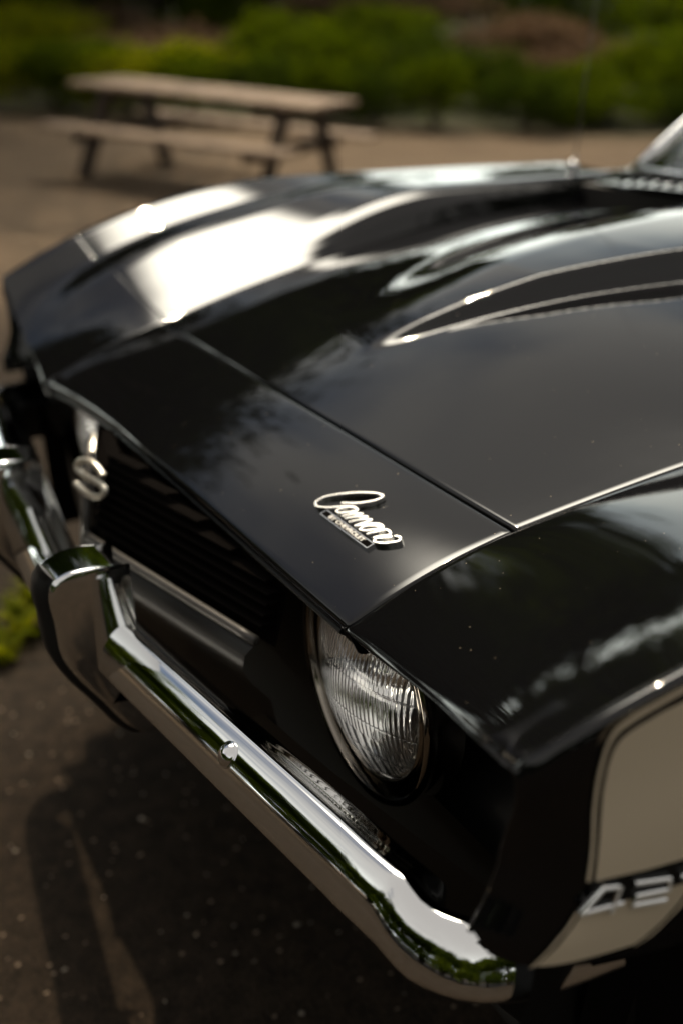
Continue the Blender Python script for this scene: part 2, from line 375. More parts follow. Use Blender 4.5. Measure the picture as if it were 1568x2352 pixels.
# fenders: lines running back from the front edge
SFA = np.array([0, .10, .50, .55, .59, .63, .70, .735, .77, .95, .98, 1.0]); FFA = np.array([0, .13, .655, .705, .725, .727, .712, .712, .735, .985, 1.0, .985])
SFB = np.array([0, .06, .12, .18, .25, .55, .62, .70, .76, .95, .98, 1.0]); FFB = np.array([0, .47, .75, .88, .925, .945, .938, .915, .92, .965, .97, .955])
def fender_lines(far, y_from=None, y_to=1.45, nl=90):
    lines = []
    ex = np.array([.496, .545, .592, .684, .756, .80, .836]); 
    if not far:
        ey = np.array([.193, .189, .184, .171, .154, .142, .134]); ez = np.array([.711, .718, .726, .744, .762, .776, .787])
    else:
        ey = np.array([.168, .176, .182, .189, .193, .197, .198]); ez = np.array([.698, .702, .707, .728, .756, .780, .800])
    tau = np.linspace(0, 1, nl)**1.6
    ss = np.linspace(0, 1, 110 if far else 60)
    for s in ss:
        xq = ex[0] + (ex[-1]-ex[0])*s
        y0 = float(herm(ex, ey, np.array([xq]))[0]); z0 = float(herm(ex, ez, np.array([xq]))[0])
        ya = y0 if y_from is None else y_from(s)
        yb = y_to(s) if callable(y_to) else y_to
        y = ya + (yb-ya)*tau
        x = (seamx(y)+.0015)*(1-s) + (topx(y)-.008)*s
        sz, cz = seamz(y), crz(y)
        kb = sm((y-.60)/.40)
        if far:
            f1 = float(np.interp(s, SFA, FFA))*(1-kb) + float(np.interp(s, SFB, FFB))*kb; fe = float(np.interp(s, SFA, FFA))
        else:
            fe = (z0-float(seamz(y0)))/(float(crz(y0))-float(seamz(y0))); f1 = fe + (s*(1.12-.12*s*s)-fe)*sm((y-y0)/.55)
        zfull = sz + (cz-sz)*f1 + .006*np.sin(np.pi*np.clip((y-.192)/.18, 0, 1))*max(0., 1-s*3)**2
        z00 = float(seamz(y0)) + (float(crz(y0))-float(seamz(y0)))*fe
        q_ = np.maximum(y-y0, 0)/(.16 if far else .10)
        z = zfull + (z0-z00)*(1+q_)*np.exp(-q_*1.6)
        lines.append(np.stack([x, y, z], -1))
    if not far:                              # fair the surface between its edges
        T_ = np.array(lines)
        for _ in range(140):
            T_[1:-1, 1:-1, 2] += .24*(T_[2:, 1:-1, 2]+T_[:-2, 1:-1, 2]+T_[1:-1, 2:, 2]+T_[1:-1, :-2, 2]-4*T_[1:-1, 1:-1, 2])
            T_[-1, 1:-1] += .45*np.array([1, 0, 1])*(T_[-1, 2:]+T_[-1, :-2]-2*T_[-1, 1:-1])
        lines = list(T_)
    # roll over the shoulder, then down the side
    last = lines[-1]; yv = last[:, 1]
    for dx, dz in ((.0035, -.0012), (.006, -.0035), (.0075, -.008), (.008, -.014)):
        lines.append(last + np.array([dx, 0, dz]))
    top = lines[-1]; tz = top[:, 2]
    for q in np.linspace(.06, 1, 34):
        zt = tz*(1-q) + np.interp(last[:, 1], [.10, .118, .139, .20, .25], [.705, .70, .6455, .635, .628])*q
        if y_from is None: y0 = yfr(zt[0]) + (.06 if far else 0)
        else: y0 = y_from(1.0)
        yb = y_to(1.0) if callable(y_to) else y_to
        y = y0 + (yb-y0)*tau
        x = sidex(y - (.06*(1-sm((y-y0)/.3)) if far and y_from is None else 0), zt)
        if far: x = top[:, 0]*(1-sm(q/.16)) + x*sm(q/.16)
        lines.append(np.stack([x, y, zt], -1))
    L = np.array(lines)
    if far: L[:, :, 0] *= -1
    return L
L = fender_lines(False)
P = rolled(L, 'u', .003, .02); P = fender_lip(P, 1)
MB().grid(P, True).build('fender', PAINT, car)
split = lambda s: .378 - .035*s
L = fender_lines(True, None, lambda s: split(s)-.002, 50)
P = rolled(L, 'V', .003, .015, True); P = rolled(P, 'u', .003, .02, True); P = fender_lip(P, -1)
MB().grid(P).build('fender_nose', PAINT, car)
L = fender_lines(True, lambda s: split(s)+.002, 1.45, 80)
P = rolled(L, 'v', .003, .015, True); P = rolled(P, 'u', .003, .02, True)
MB().grid(P).build('fender', PAINT, car)

# rolled scoop inside the front edge of each fender, down to the bumper end
for sg in (1, -1):
    rows = []
    for z in np.linspace(.748, .655, 24):
        w = .12 + .88*sm((.738-z)/.075); y0 = float(yfr(z)) + (.06 if sg < 0 else 0); x0 = .826
        rows.append([(sg*(x0-.003), y0+.010, z), (sg*(x0-.012*w), y0+.014+.004*w, z-.002*w), (sg*(x0-.024*w), y0+.026+.010*w, z-.008*w), (sg*(x0-.034*w), y0+.05+.02*w, z-.018*w), (sg*(x0-.040*w), y0+.10, z-.020*w)])
    MB().grid(np.array([spline(r, 14) for r in rows]), sg > 0).build('fender_scoop', PAINT, car)

# gutter under the gaps so nothing shows through
gut = MB()
for sg in (1, -1):
    yv = np.linspace(.235, 1.40, 30)
    gut.grid(np.array([[(sg*(seamx(y)-.02), y, float(seamz(y))-.022), (sg*(seamx(y)+.02), y, float(seamz(y))-.022)] for y in yv]), sg < 0)
uu = np.linspace(-1, 1, 40); A = Ac(uu)
gut.grid(np.array([[a+np.array([0, -.05, -.045]), a+np.array([0, .06, -.03])] for a in A]))
gut.build('gap_gutter', SATIN, car)

# headlamp recess / front fascia (behind the grille and lamps)
def fascia(sg):
    cols = [.30, .38, .5, .6, .70, .76, .80, .822, .83]
    ycol = [.33, .338, .34, .34, .335, .312, .258, .205, .165]
    rows = [.78, .72, .66, .60, .575, .56, .54, .50]; fy = [.0, .0, .0, -.008, -.022, -.035, -.05, -.06]
    P = np.array([[(sg*x, y+f*(1 if x < .75 else .4) + (.04 if sg < 0 and x > .6 else 0), min(z, .685+.2*max(0, x-.4))) for x, y in zip(cols, ycol)] for z, f in zip(rows, fy)])
    P = np.array([spline(r, 40) for r in P]); P = np.array([spline(P[:, j], 40) for j in range(40)])
    return P
for sg in (1, -1): MB().grid(fascia(sg), sg < 0).build('lamp_recess', SATIN, car)
f = MB()
# below the grille, V-shaped in plan
def gy(x): return .083 + np.where(np.asarray(x) < 0, .30, .213)*np.abs(x)
P = np.array([[(x, gy(x)+o, z) for o, z in ((.004, .628), (-.006, .620), (-.010, .605), (.0, .585), (.02, .56), (.03, .50))] for x in np.linspace(-.345, .345, 41)])
f.grid(P)
f.build('front_fascia', SATIN, car)

rad = MB(); rad.box((0, .40, .42), 1.50, .03, .55); rad.build('radiator_support', INTER, car, False)
# grille
gr = empty('grille', (0, .10, .68)); adopt(gr, car)
def gyl(x, z): return gy(x) + .005 + .3*(z-.636)      # leaning back, V-shaped in plan
def ztop(x): return .7035 + (.270-x)/5.9 - .004
P = np.array([[(x, gyl(x, z)+.028, z) for z in (.62, min(.735, ztop(x)-.008 if x >= 0 else .70))] for x in np.linspace(-.345, .345, 33)])
MB().grid(P, True).build('backing', GRILLE, gr, False)
xg = np.linspace(0, .345, 76); zg = np.array([ztop(x) for x in xg])
for k in range(9):
    z = .6475 + .0112*k; b = MB(); xm = min(.345, .270 - 5.9*(z-.7035))
    if xm < .05: continue
    for sg in (1, -1):
        x1 = xm if sg > 0 or xm > .34 else xm-.05
        P = np.array([[(sg*x, gyl(sg*x, z)+o, z+h) for o, h in ((.020, -.002), (.007, -.002), (.0045, -.001), (.0045, .0005), (.007, .0014), (.020, .0005))] for x in (0, x1/2, x1)])
        b.grid(P, sg > 0)
    b.build('grille_slat', GRILLE, gr, False)
for sg in (1, -1):
    MB().tube([(sg*x, gyl(sg*x, .636)-.001, .6365) for x in np.linspace(.004, .35, 14)], [.0055]*14, 10).build('trim_bar', TRIM, gr)
MB().tube([(-.008, .088, .634), (-.018, .094, .66), (-.044, .113, .728)], .0055, 10).build('trim_post', TRIM, gr)
SSP = [(0.0201, 0.7142), (0.0049, 0.7199), (-0.0263, 0.7205), (-0.0382, 0.7163), (-0.0415, 0.7098), (-0.0299, 0.7062), (-0.0029, 0.7058), (0.0191, 0.7052), (0.0288, 0.7025), (0.0229, 0.6954), (0.0071, 0.6909), (-0.0193, 0.6902), (-0.0389, 0.6937)]
for sg in (1, -1):
    sl_ = .213 if sg > 0 else -.30
    d_ = np.array([1, sl_, 0]); d_ /= np.linalg.norm(d_); n_s = np.cross(d_, [0, .3, 1.]); n_s /= np.linalg.norm(n_s); u_ = np.cross(n_s, d_); u_ *= np.sign(u_[2])
    o3 = np.array([-.005, .088+.3*.074, .71])+n_s*.006
    path = [((x+.005)*1.06 - (.088 if sg < 0 else 0), (z-.7055)*1.22-.0045) for x, z in SSP]
    b = MB(); ribbon(b, spline(path, 60), .0070, .006, (o3, d_, u_, n_s)); b.build('letter_badge', BADGES, gr)

# headlights
def orient(P_): i, j = P_.shape[0]//3, P_.shape[1]//2; return np.cross(P_[i+1, j]-P_[i, j], P_[i, j+1]-P_[i, j])[1]
def headlight(sg):
    c = np.array([sg*.447, .238, .621]); ax = np.array([0, -1., 0]); S = 1.07
    h = MB().lathe([(.118, -.03), (.118, .004), (.1165, .008), (.114, .009), (.112, .006), (.111, -.004), (.107, -.014), (.104, -.013), (.1025, -.006), (.101, .001), (.0985, .004), (.0965, .0035), (.0950, -.002), (.0945, -.012)], c, ax, 96).tuck(c, S).build('headlight', DCHROME, car)
    MB().lathe([(.1182, -.002), (.1188, .005), (.117, .0095), (.1145, .0100), (.1135, .008)], c, ax, 96).tuck(c, S).build('outer_rim', DCHROME, h)
    # lens: bowed glass with vertical flutes moulded inside
    n = 150; a = np.linspace(0, 1, 70); w = np.linspace(0, 2*math.pi, n+1)
    Rl = .0945
    def bow(r): return .030*(1-(r/Rl)**2) + .002
    out = np.array([[(c[0]+r*math.cos(q), c[1]-bow(r)*sm((Rl-r)/.006)*1.0-.0, c[2]+r*math.sin(q)) for r in a*Rl] for q in w])
    def flute(x, z):
        x0 = x - c[0]; z0 = z - c[2]
        p = .0052
        s = np.abs(((x0/p) % 1.)-.5)*2
        s = .0008*(s*s)
        blk = (z0 < -.035) & (np.abs(x0) < .05)
        s2 = np.abs(((x0/.014) % 1.)-.5)*2
        return np.where(blk, .0010*s2*s2, s) + .0016*(np.abs(((z0+.002)/.036) % 1. - .5) < .018)*.6
    b = MB().grid(out, orient(out) > 0)
    g = np.linspace(-1, 1, 221)
    X, Z = np.meshgrid(g, g, indexing='ij')
    # square-to-disc mapping keeps the flutes crisp
    dx = X*np.sqrt(1-Z*Z/2)*Rl*.985; dz = Z*np.sqrt(1-X*X/2)*Rl*.985
    rr = np.sqrt(dx*dx+dz*dz)
    inn = np.stack([c[0]+dx, c[1]-bow(rr)*sm((Rl-rr)/.006)+.0035+flute(c[0]+dx, c[2]+dz)*sm((Rl*.985-rr)/.004), c[2]+dz], -1)
    b.grid(inn, orient(inn) < 0)
    b.tuck(c, S).build('lens', GLASS, h)
    prof = [(.0945*math.sqrt(k/30.), -.052*(1-k/30.)-.003) for k in range(0, 31)]
    MB().lathe([(max(r, .0005), d) for r, d in prof], c, ax, 80).tuck(c, S).build('reflector', REFL, h)
    MB().lathe([(.001, -.012), (.012, -.013), (.017, -.018), (.018, -.03), (.016, -.045)], c, ax, 32).build('bulb_shield', REFL, h)
for sg in (1, -1): headlight(sg)

# front bumper
BP = [(0, .041), (.1, .047), (.232, .061), (.391, .080), (.514, .095), (.630, .1095), (.695, .1175), (.732, .1245), (.757, .134), (.776, .149), (.787, .172), (.792, .20), (.795, .25)]
pl = np.array([(-x, y) for x, y in BP[:0:-1]] + BP); pl = spline(pl, 181)
d = np.gradient(pl, axis=0); d /= np.linalg.norm(d, axis=1)[:, None]; nrm = np.stack([d[:, 1], -d[:, 0]], 1)
back = [(-.046, -.042), (-.044, -.031), (-.037, -.023), (-.026, -.0145), (-.017, -.0085), (-.0125, -.0068), (-.0095, -.0040), (-.0055, -.0012), (-.002, -.0002)]
phi = np.radians(np.interp(np.linspace(0, 1, 61), [0, .05, .18, .50, .64, .91, .955, 1.0], [92, 66, 50, 28, 23, 15.5, 2, -60])); o_h = np.cumsum(np.stack([np.sin(phi), -np.cos(phi)], 1)*.060/61, axis=0)
front = [tuple(q) for q in o_h[2::3]]; e_ = front[-1]
PROF = np.array(back + [(0, 0)] + front + [(e_[0]-.014, e_[1]-.005), (e_[0]-.036, e_[1]-.005)]); PROF = spline(PROF, 70)
def bump_pt(i, q):
    p, n = pl[i], nrm[i]; x = abs(p[0]); k = sm((x-.715)/.035); e = sm((p[1]-.16)/.10)
    o, h = PROF[q]
    if o < -.012: o = -.012 + (o+.012)*(1-.9*k); h = h - .004*k
    h = h - .012*k
    return (p[0]+n[0]*o, p[1]+n[1]*o, .622 + h + (.012 if p[0] < 0 else 0)*sm(-p[0]/.4))
P = np.array([[bump_pt(i, q) for q in range(70)] for i in range(181)])
bump = MB().grid(P, True).build('front_bumper', CHROME, car)
def on_bumper(x, dz):
    i = int(np.argmin(np.abs(pl[:, 0]-x))); k0 = int(np.argmax(P[i, :, 2]*(np.arange(70) > 10)))
    j = min(68, int(np.argmin(np.abs(P[i, k0:, 2]-(P[i, k0, 2]-dz))))+k0)
    p = P[i, j]; n = np.cross(P[i+1, j]-P[i-1, j], P[i, j+1]-P[i, j-1]); n /= np.linalg.norm(n)
    if n[1] > 0: n = -n
    return p, n
def bolt(x, dz):
    p, n = on_bumper(x, dz)
    MB().lathe([(.0005, .0065), (.004, .0062), (.008, .0045), (.0105, .0018), (.0115, .0), (.0125, .0006), (.0128, -.002)], p, n, 32).build('bumper_bolt', CHROME, bump)
for x in (.478, -.60): bolt(x, .014)
for x in (.69, -.72): bolt(x, .060)
# bumper guards
def guard(x0, x1):
    prof = [(.055, .694), (.03, .6965), (.004, .693), (-.008, .686), (-.012, .674), (-.010, .64), (-.006, .597), (.004, .575), (.03, .535), (.062, .489), (.070, .482), (.085, .480), (.105, .486)]
    prof = spline(prof, 44)
    w = x1-x0; xm = (x0+x1)/2; r = .007; b = MB()
    rows = []
    pn = np.gradient(prof, axis=0); pn /= np.linalg.norm(pn, axis=1)[:, None]; pn = np.stack([-pn[:, 1], pn[:, 0]], 1)
    for (y, z), (ny, nz_) in zip(prof, pn):
        if ny*(-1)+nz_*.2 < -1: pass
        col = []
        yb = max(.11, y); 
        for side in (-1, 1):
            a = [(side*w/2, 1.0), (side*w/2, .35)]
            for th in np.radians([0, 25, 50, 75, 90]): a.append((side*(w/2-r*(1-math.cos(math.pi/2-th)) if False else side*(w/2-r+r*math.cos(th))*side), r-r*math.sin(th)))
            col.append(a)
        rows.append((y, z, ny, nz_))
    def row(y, z, ny, nz_):
        pts = []
        bx, bz = .10, max(.50, min(z, .684)) if z > .50 else z
        back = np.array([.075 + .03*(z < .53), z-.004]) if z > .53 else np.array([y+.03, z+.035])
        fr2 = np.array([y, z]); inw = back-fr2; inw /= np.linalg.norm(inw)+1e-9
        L_ = [(-w/2, back), (-w/2, fr2+inw*r)] + [(-w/2+r*(1-math.cos(t)), fr2+inw*r*(1-math.sin(t))) for t in np.radians([25, 50, 75, 90])]
        L_ += [(w/2-r*(1-math.cos(t)), fr2+inw*r*(1-math.sin(t))) for t in np.radians([90, 75, 50, 25])] + [(w/2, fr2+inw*r), (w/2, back)]
        return [(xm+a, q[0], q[1]) for a, q in L_]
    P_ = np.array([row(*q) for q in rows])
    b.grid(P_, True)
    g = b.build('bumper_guard', CHROME, car)
    s = MB()
    sp_ = prof[8:41]
    sn = pn[8:41]
    P_ = np.array([[(xm+a, y-ny*o, z-nz_*o) for a, o in ((-.016, -.001), (-.015, .007), (-.010, .010), (.010, .010), (.015, .007), (.016, -.001))] for (y, z), (ny, nz_) in zip(sp_, -sn if False else -sn*-1)])
    s.grid(P_, True)
    e = len(s.v); s.f.append(tuple(range(6))); s.f.append(tuple(range(e-1, e-7, -1)))
    s.build('rubber_strip', RUBBER, g)
guard(.158, .222); guard(-.222, -.158)
# lower valance
P = np.array([[(x, .16+.16*abs(x)**2+o, z) for o, z in ((.0, .53), (.0, .47), (.01, .40), (.05, .345), (.12, .33))] for x in np.linspace(-.82, .82, 41)])
MB().grid(P, True).build('lower_valance', SATIN, car)

# script badge on the header
eu = np.array([0.9962631,0.06456263,-0.05737169]); ev = np.array([-0.04339076,0.94847351,0.31387138]); en = np.array([0.07467989,-0.31020907,0.94773058]); P0 = np.array([0.3733528,0.26813553,0.75034224])
EF = (P0-en*.0005, eu, ev, en)
SCRIPT = [[(-0.0405, 0.0078), (-0.0283, 0.0163), (-0.0184, 0.0263), (-0.0127, 0.0364), (-0.0126, 0.0417), (-0.0205, 0.0416), (-0.0313, 0.036), (-0.0442, 0.0265), (-0.0567, 0.014), (-0.0658, 0.0004), (-0.0654, -0.009), (-0.0589, -0.012), (-0.0494, -0.0083), (-0.039, 0.0003), (-0.031, 0.0079), (-0.0224, 0.0125), (-0.015, 0.0117)],
 [(-0.018, 0.0122), (-0.0259, 0.0097), (-0.0318, 0.0034), (-0.0327, -0.003), (-0.0289, -0.0035), (-0.0217, 0.002), (-0.0142, 0.0109), (-0.0157, 0.0032), (-0.0202, -0.0046)],
 [(-0.0202, -0.0046), (-0.0121, 0.0059), (-0.0053, 0.0114), (-0.0083, 0.0034), (-0.0144, -0.0045), (-0.0047, 0.0061), (0.0035, 0.0119), (-0.0001, 0.0031), (-0.0056, -0.0052), (0.0029, 0.0061), (0.0117, 0.0114), (0.0086, 0.0036), (0.005, -0.0052)],
 [(0.005, -0.0052), (0.0106, 0.0011), (0.0176, 0.0088), (0.0259, 0.0131), (0.0315, 0.0124), (0.0224, 0.0081), (0.0146, 0.0009), (0.0143, -0.0048), (0.0183, -0.0039), (0.026, 0.0032), (0.0329, 0.0115), (0.0305, 0.0027), (0.0267, -0.0046)],
 [(0.0267, -0.0046), (0.0322, 0.004), (0.0382, 0.0122), (0.045, 0.0119), (0.047, 0.0105), (0.0413, 0.0027), (0.0372, -0.004)],
 [(0.0372, -0.004), (0.0419, 0.0036), (0.0515, 0.0086), (0.0463, 0.0031), (0.041, -0.0031), (0.0431, -0.0063), (0.0489, -0.0047), (0.059, 0.0041), (0.0629, 0.0111), (0.06, 0.0137), (0.0531, 0.0118)]]
b = MB()
for st in SCRIPT: ribbon(b, spline(st, 8*len(st)), .0029, .0052, EF)
badge = b.build('script_badge', POLISH, car, False)
bx0, bx1, by0, by1 = -0.0445, 0.0447, -0.0164, -0.0083
b = MB(); b.box(P0+eu*(bx0+bx1)/2+ev*(by0+by1)/2+en*.001, bx1-bx0, by1-by0, .0036, (eu, ev, en)); b.build('nameplate', GRILLE, badge, False)
b = MB()
for (x, y, w_, h_) in ((0, by0, bx1-bx0, .0009), (0, by1, bx1-bx0, .0009), (bx0, 0, .0009, by1-by0), (bx1, 0, .0009, by1-by0)):
    cx = x if w_ < .01 else (bx0+bx1)/2; cyy = y if h_ < .005 else (by0+by1)/2
    b.box(P0+eu*cx+ev*cyy+en*.0012, w_, h_+.0009*(w_ < .01), .0042, (eu, ev, en))
b.build('nameplate_rim', CHROME, badge, False)
def text_mesh(body, size, frame, parent, mt, sx=1.0, name='lettering', thick=.0006, off=0.):
    cu = bpy.data.curves.new('t', 'FONT'); cu.body = body; cu.size = size; cu.extrude = thick; cu.align_x = 'CENTER'; cu.align_y = 'CENTER'; cu.offset = off
    ob = bpy.data.objects.new('t', cu); C.objects.link(ob)
    me = bpy.data.meshes.new_from_object(ob.evaluated_get(bpy.context.evaluated_depsgraph_get())); bpy.data.objects.remove(ob)
    o_, ex, ey, n = frame
    for vv in me.vertices:
        p = np.array(o_) + ex*vv.co.x*sx + ey*vv.co.y + n*vv.co.z; vv.co = p
    me.materials.clear(); me.materials.append(mt)
    o = bpy.data.objects.new(name, me); C.objects.link(o); adopt(o, parent); return o
text_mesh('BY CHEVROLET', .0068, (P0+eu*(bx0+bx1)/2+ev*((by0+by1)/2)+en*.0031, eu, ev, en), badge, BADGEW, 1.36, off=.00012)

# stripe and number badge on the near fender, laid on the side surface
def on_side(y, z, o=.0): return np.array([float(sidex(np.array(y), np.array(z)))+o, y, z])
def fill(outline, o, name, mt, parent, rows=26):
    """horizontal strips between the left and right boundary of an outline given as (z, ymin, ymax)"""
    P_ = np.array([[on_side(a+(c_-a)*k, z, o) for k in np.linspace(0, 1, 14)] for z, a, c_ in outline])
    return MB().grid(P_).build(name, mt, parent)
wl = np.array([(.7062,.1756),(.7378,.1779),(.7707,.1790),(.7908,.1812),(.8020,.1842),(.8092,.1892),(.8143,.1992),(.8208,.217),(.8256,.2359),(.8380,.290),(.852,.36)])
zs = np.r_[np.linspace(.7055, .79, 14), np.linspace(.793, .850, 24)]
stripe = fill([(z, float(np.interp(z, wl[:, 0], wl[:, 1])), .62) for z in zs], .0024, 'fender_stripe', WHITE, car)
wl2 = np.array([(.6439,.1386),(.6532,.1462),(.6634,.1544),(.6738,.1619),(.6844,.1678),(.70,.178)])
wr2 = np.array([(.6425,.2054),(.6485,.2163),(.6584,.2295),(.6701,.2397),(.6765,.2439),(.70,.262)])
fill([(z, float(np.interp(z, wl2[:, 0], wl2[:, 1])), float(np.interp(z, wr2[:, 0], wr2[:, 1]))) for z in np.linspace(.6440, .690, 22)], .0024, 'lower_stripe', WHITE, stripe)
def pin(outer, inner, name='pinstripe', o=.0024):
    a, c_ = spline(outer, 50), spline(inner, 50)
    P_ = np.array([[on_side(*p, o), on_side(*(p*.5+q*.5), o), on_side(*q, o)] for p, q in zip(a, c_)])
    return MB().grid(P_).build(name, WHITE, stripe)
pin([(.36,.861),(.29,.8475),(.2357,.8365),(.2155,.8302),(.1938,.8227),(.1841,.8171),(.1784,.806),(.1751,.7908),(.173,.7641),(.1725,.7304),(.1701,.7057)],
    [(.36,.8565),(.29,.843),(.2358,.8319),(.217,.8262),(.1955,.8182),(.1854,.8125),(.1804,.8031),(.1777,.7895),(.1754,.7644),(.1746,.7309),(.1726,.706)])
pin([(.163,.6839),(.1563,.6725),(.1489,.6631),(.1411,.6517),(.1351,.6418)], [(.1656,.6842),(.1589,.6728),(.151,.663),(.1428,.6512),(.1377,.643)])
pin([(.2075,.6416),(.2191,.6474),(.2311,.657),(.2413,.6681),(.2446,.6726)], [(.2094,.6417),(.2219,.647),(.2336,.6569),(.2449,.6680),(.248,.672)])
# number badge: chrome bodies with pale faces on a black bar
def side_frame():
    o_ = on_side(.20, .693); ex = on_side(.205, .693)-on_side(.195, .693); ex /= np.linalg.norm(ex)
    ez = np.array([0, 0, 1.]); n = np.cross(ex, ez); n /= np.linalg.norm(n); return o_, ex, ez, n
o_, ex, ez, nn = side_frame()
nb = MB()
nb.grid(np.array([[on_side(y, z, .0030) for z in (.6860, .690, .695, .7050)] for y in np.linspace(.172, .42, 24)])).build('badge_bar', SATIN, stripe)
DIG = [[(.1645,.6866),(.1795,.7022),(.1920,.7002),(.1858,.6812)], [(.1645,.6866),(.1945,.6862)], [(.2022,.6995),(.2284,.6959),(.2279,.6871),(.205,.6889),(.2011,.6818),(.2269,.6792)], [(.2364,.6951),(.262,.6915),(.249,.674)]]
def dens_path(st): return np.concatenate([np.linspace(a, c_, 10)[(0 if i == 0 else 1):] for i, (a, c_) in enumerate(zip(np.array(st)[:-1], np.array(st)[1:]))])
for grp in ((0, 1), (2,), (3,)):
    b, fc = MB(), MB()
    for gi in grp:
        st = dens_path(DIG[gi]); loc = [(float((np.array(on_side(*p))-o_) @ ex), p[1]-.693) for p in st]
        ribbon(b, loc, .0032, .0034, (o_+nn*.0025, ex, ez, nn), bev=.25)
        ribbon(fc, loc, .0020, .0003, (o_+nn*.0060, ex, ez, nn), bev=.1)
    db = b.build('number_badge', CHROME, car, False); fc.build('badge_face', BADGEW, db, False)

# rest of the body: cowl, windscreen, cabin, doors, wheels
cw = np.array([[(x, 1.275+.08*(x/.62)**2+o, .905+.03*(1-(x/.65)**2)+h) for o, h in ((.0, -.012), (.03, -.006), (.10, .0), (.16, -.004))] for x in np.linspace(-.66, .66, 50)])
cowl = MB().grid(cw).build('cowl_panel', PAINT, car)
for k in range(26):
    x = -.60 + .048*k
    MB().box((x, 1.34+.08*(x/.62)**2, .908+.03*(1-(x/.65)**2)), .006, .07, .008).build('cowl_slot', SATIN, cowl, False)
ws = np.array([[(x*(1-.10*k), 1.33+.115*(x/.62)**2 + .53*k, .918-.004+.015*(1-(x/.62)**2)+.335*k+.02*math.sin(math.pi*k)) for k in np.linspace(0, 1, 12)] for x in np.linspace(-.63, .63, 40)])
wsO = MB().grid(ws).build('windscreen', WGLASS, car)
fr3 = MB(); fr3.tube(ws[0], .013, 8); fr3.tube(ws[-1], .013, 8); fr3.tube(ws[:, -1], .013, 8); fr3.tube(ws[:, 0], .009, 8); fr3.build('windscreen_trim', CHROME, car)
for sg in (-1, 1):
    wp = MB(); wp.tube([(sg*.2-.15, 1.375, .955), (sg*.2+.0, 1.41, .968), (sg*.2+.2, 1.455, .985)], .004, 6); wp.tube([(sg*.2-.15, 1.36, .93), (sg*.2-.15, 1.375, .957)], .006, 8); wp.build('wiper', SATIN, car)
roof = np.array([[(x, y, 1.262+.035*(1-(x/.6)**2)-.02*((y-2.5)/.6)**2-.04*max(0, abs(x)-.5)*4) for y in np.linspace(1.93, 3.1, 14)] for x in np.linspace(-.58, .58, 20)])
MB().grid(rolled(roof, 'uUvV', .02, .03)).build('roof', PAINT, car)
bk = np.array([[(x*(1+.1*k), 3.1+.65*k, 1.245-.33*k+.02*math.sin(math.pi*k)) for k in np.linspace(0, 1, 8)] for x in np.linspace(-.58, .58, 12)])
MB().grid(bk).build('rear_window', WGLASS, car)
for sg in (-1, 1):
    q = np.array([[(sg*(.585+.10*k), 3.0+(.62 if j else 0)*(1+.2*k)+.1*k, 1.235-.35*k) for k in np.linspace(0, 1, 6)] for j in (0, 1)])
    MB().grid(q, sg > 0).build('rear_pillar', PAINT, car)
    body = np.array([[(sg*(.885+.03*math.sin((y-1.4)/3*math.pi))+sg*dx*1.0, y, z+.0*(y > 3)) for dx, z in ((-.22, .875), (-.05, .885), (-.008, .878), (.0, .86), (.02, .72), (.012, .55), (-.02, .38), (-.05, .26))] for y in np.linspace(1.455, 4.5, 40)])
    MB().grid(rolled(body[:18], 'uU', .003, .02, flip=sg > 0), sg > 0).build('door', PAINT, car)
    MB().grid(rolled(body[18:], 'uU', .003, .02, flip=sg > 0), sg > 0).build('rear_quarter', PAINT, car)
    lowf = np.array([[(sg*(float(crx(y))-.035-.05*k), y, .634-.3*k) for k in (0, .5, 1)] for y in np.linspace(.22, .60, 6)])
    MB().grid(lowf, sg < 0).build('lower_fender', GRILLE, car)
    if sg < 0: continue
    mr_ = MB(); mr_.box((sg*.93, 1.72, .985), .10, .05, .075, bev=.015); mr_.tube([(sg*.87, 1.74, .915), (sg*.91, 1.73, .96)], .01, 8); mr_.build('door_mirror', CHROME, car)
deck = np.array([[(x, y, .925-.02*(y-3.75)-.03*(x/.8)**2) for y in np.linspace(3.74, 4.55, 8)] for x in np.linspace(-.80, .80, 14)])
MB().grid(rolled(deck, 'V', .03, .4)).build('boot_lid', PAINT, car)
tub = MB(); tub.box((0, 2.55, .52), 1.55, 3.9, .34); tub.build('floor_tub', INTER, car, False)
fw_ = MB(); fw_.box((0, 1.36, .72), 1.4, .04, .34); fw_.build('firewall', INTER, car, False)
for sg in (-1, 1): 
    st_ = MB(); st_.box((sg*.36, 2.35, .72), .5, .5, .16, bev=.04); st_.box((sg*.36, 2.62, .93), .5, .14, .5, bev=.05); st_.build('seat', INTER, car)
dsh = MB(); dsh.box((0, 1.62, .86), 1.3, .3, .14, bev=.04); dsh.build('dashboard', INTER, car)
for sg in (-1, 1):
    for yw in (.96, 3.68):
        c = np.array([sg*.72, yw, .325]); a = np.array([sg*1., 0, 0])
        wh = MB().lathe([(.20, -.09), (.29, -.105), (.315, -.09), (.326, -.06), (.328, 0), (.326, .06), (.315, .085), (.28, .10), (.205, .085)], c, a, 48).build('wheel', TYRE, car)
        MB().lathe([(.205, -.08), (.203, .07), (.195, .085), (.18, .07), (.15, .03), (.06, .04), (.05, .06), (.001, .062)], c, a, 48).build('rim', CHROME, wh)
ant = MB(); ant.tube([(-.75, 1.38, .905), (-.75, 1.385, .925)], [.014, .008], 12); ant.tube([(-.75, 1.385, .925), (-.76, 1.44, 1.35), (-.765, 1.47, 1.75)], .0015, 6); ant.build('antenna', CHROME, car)

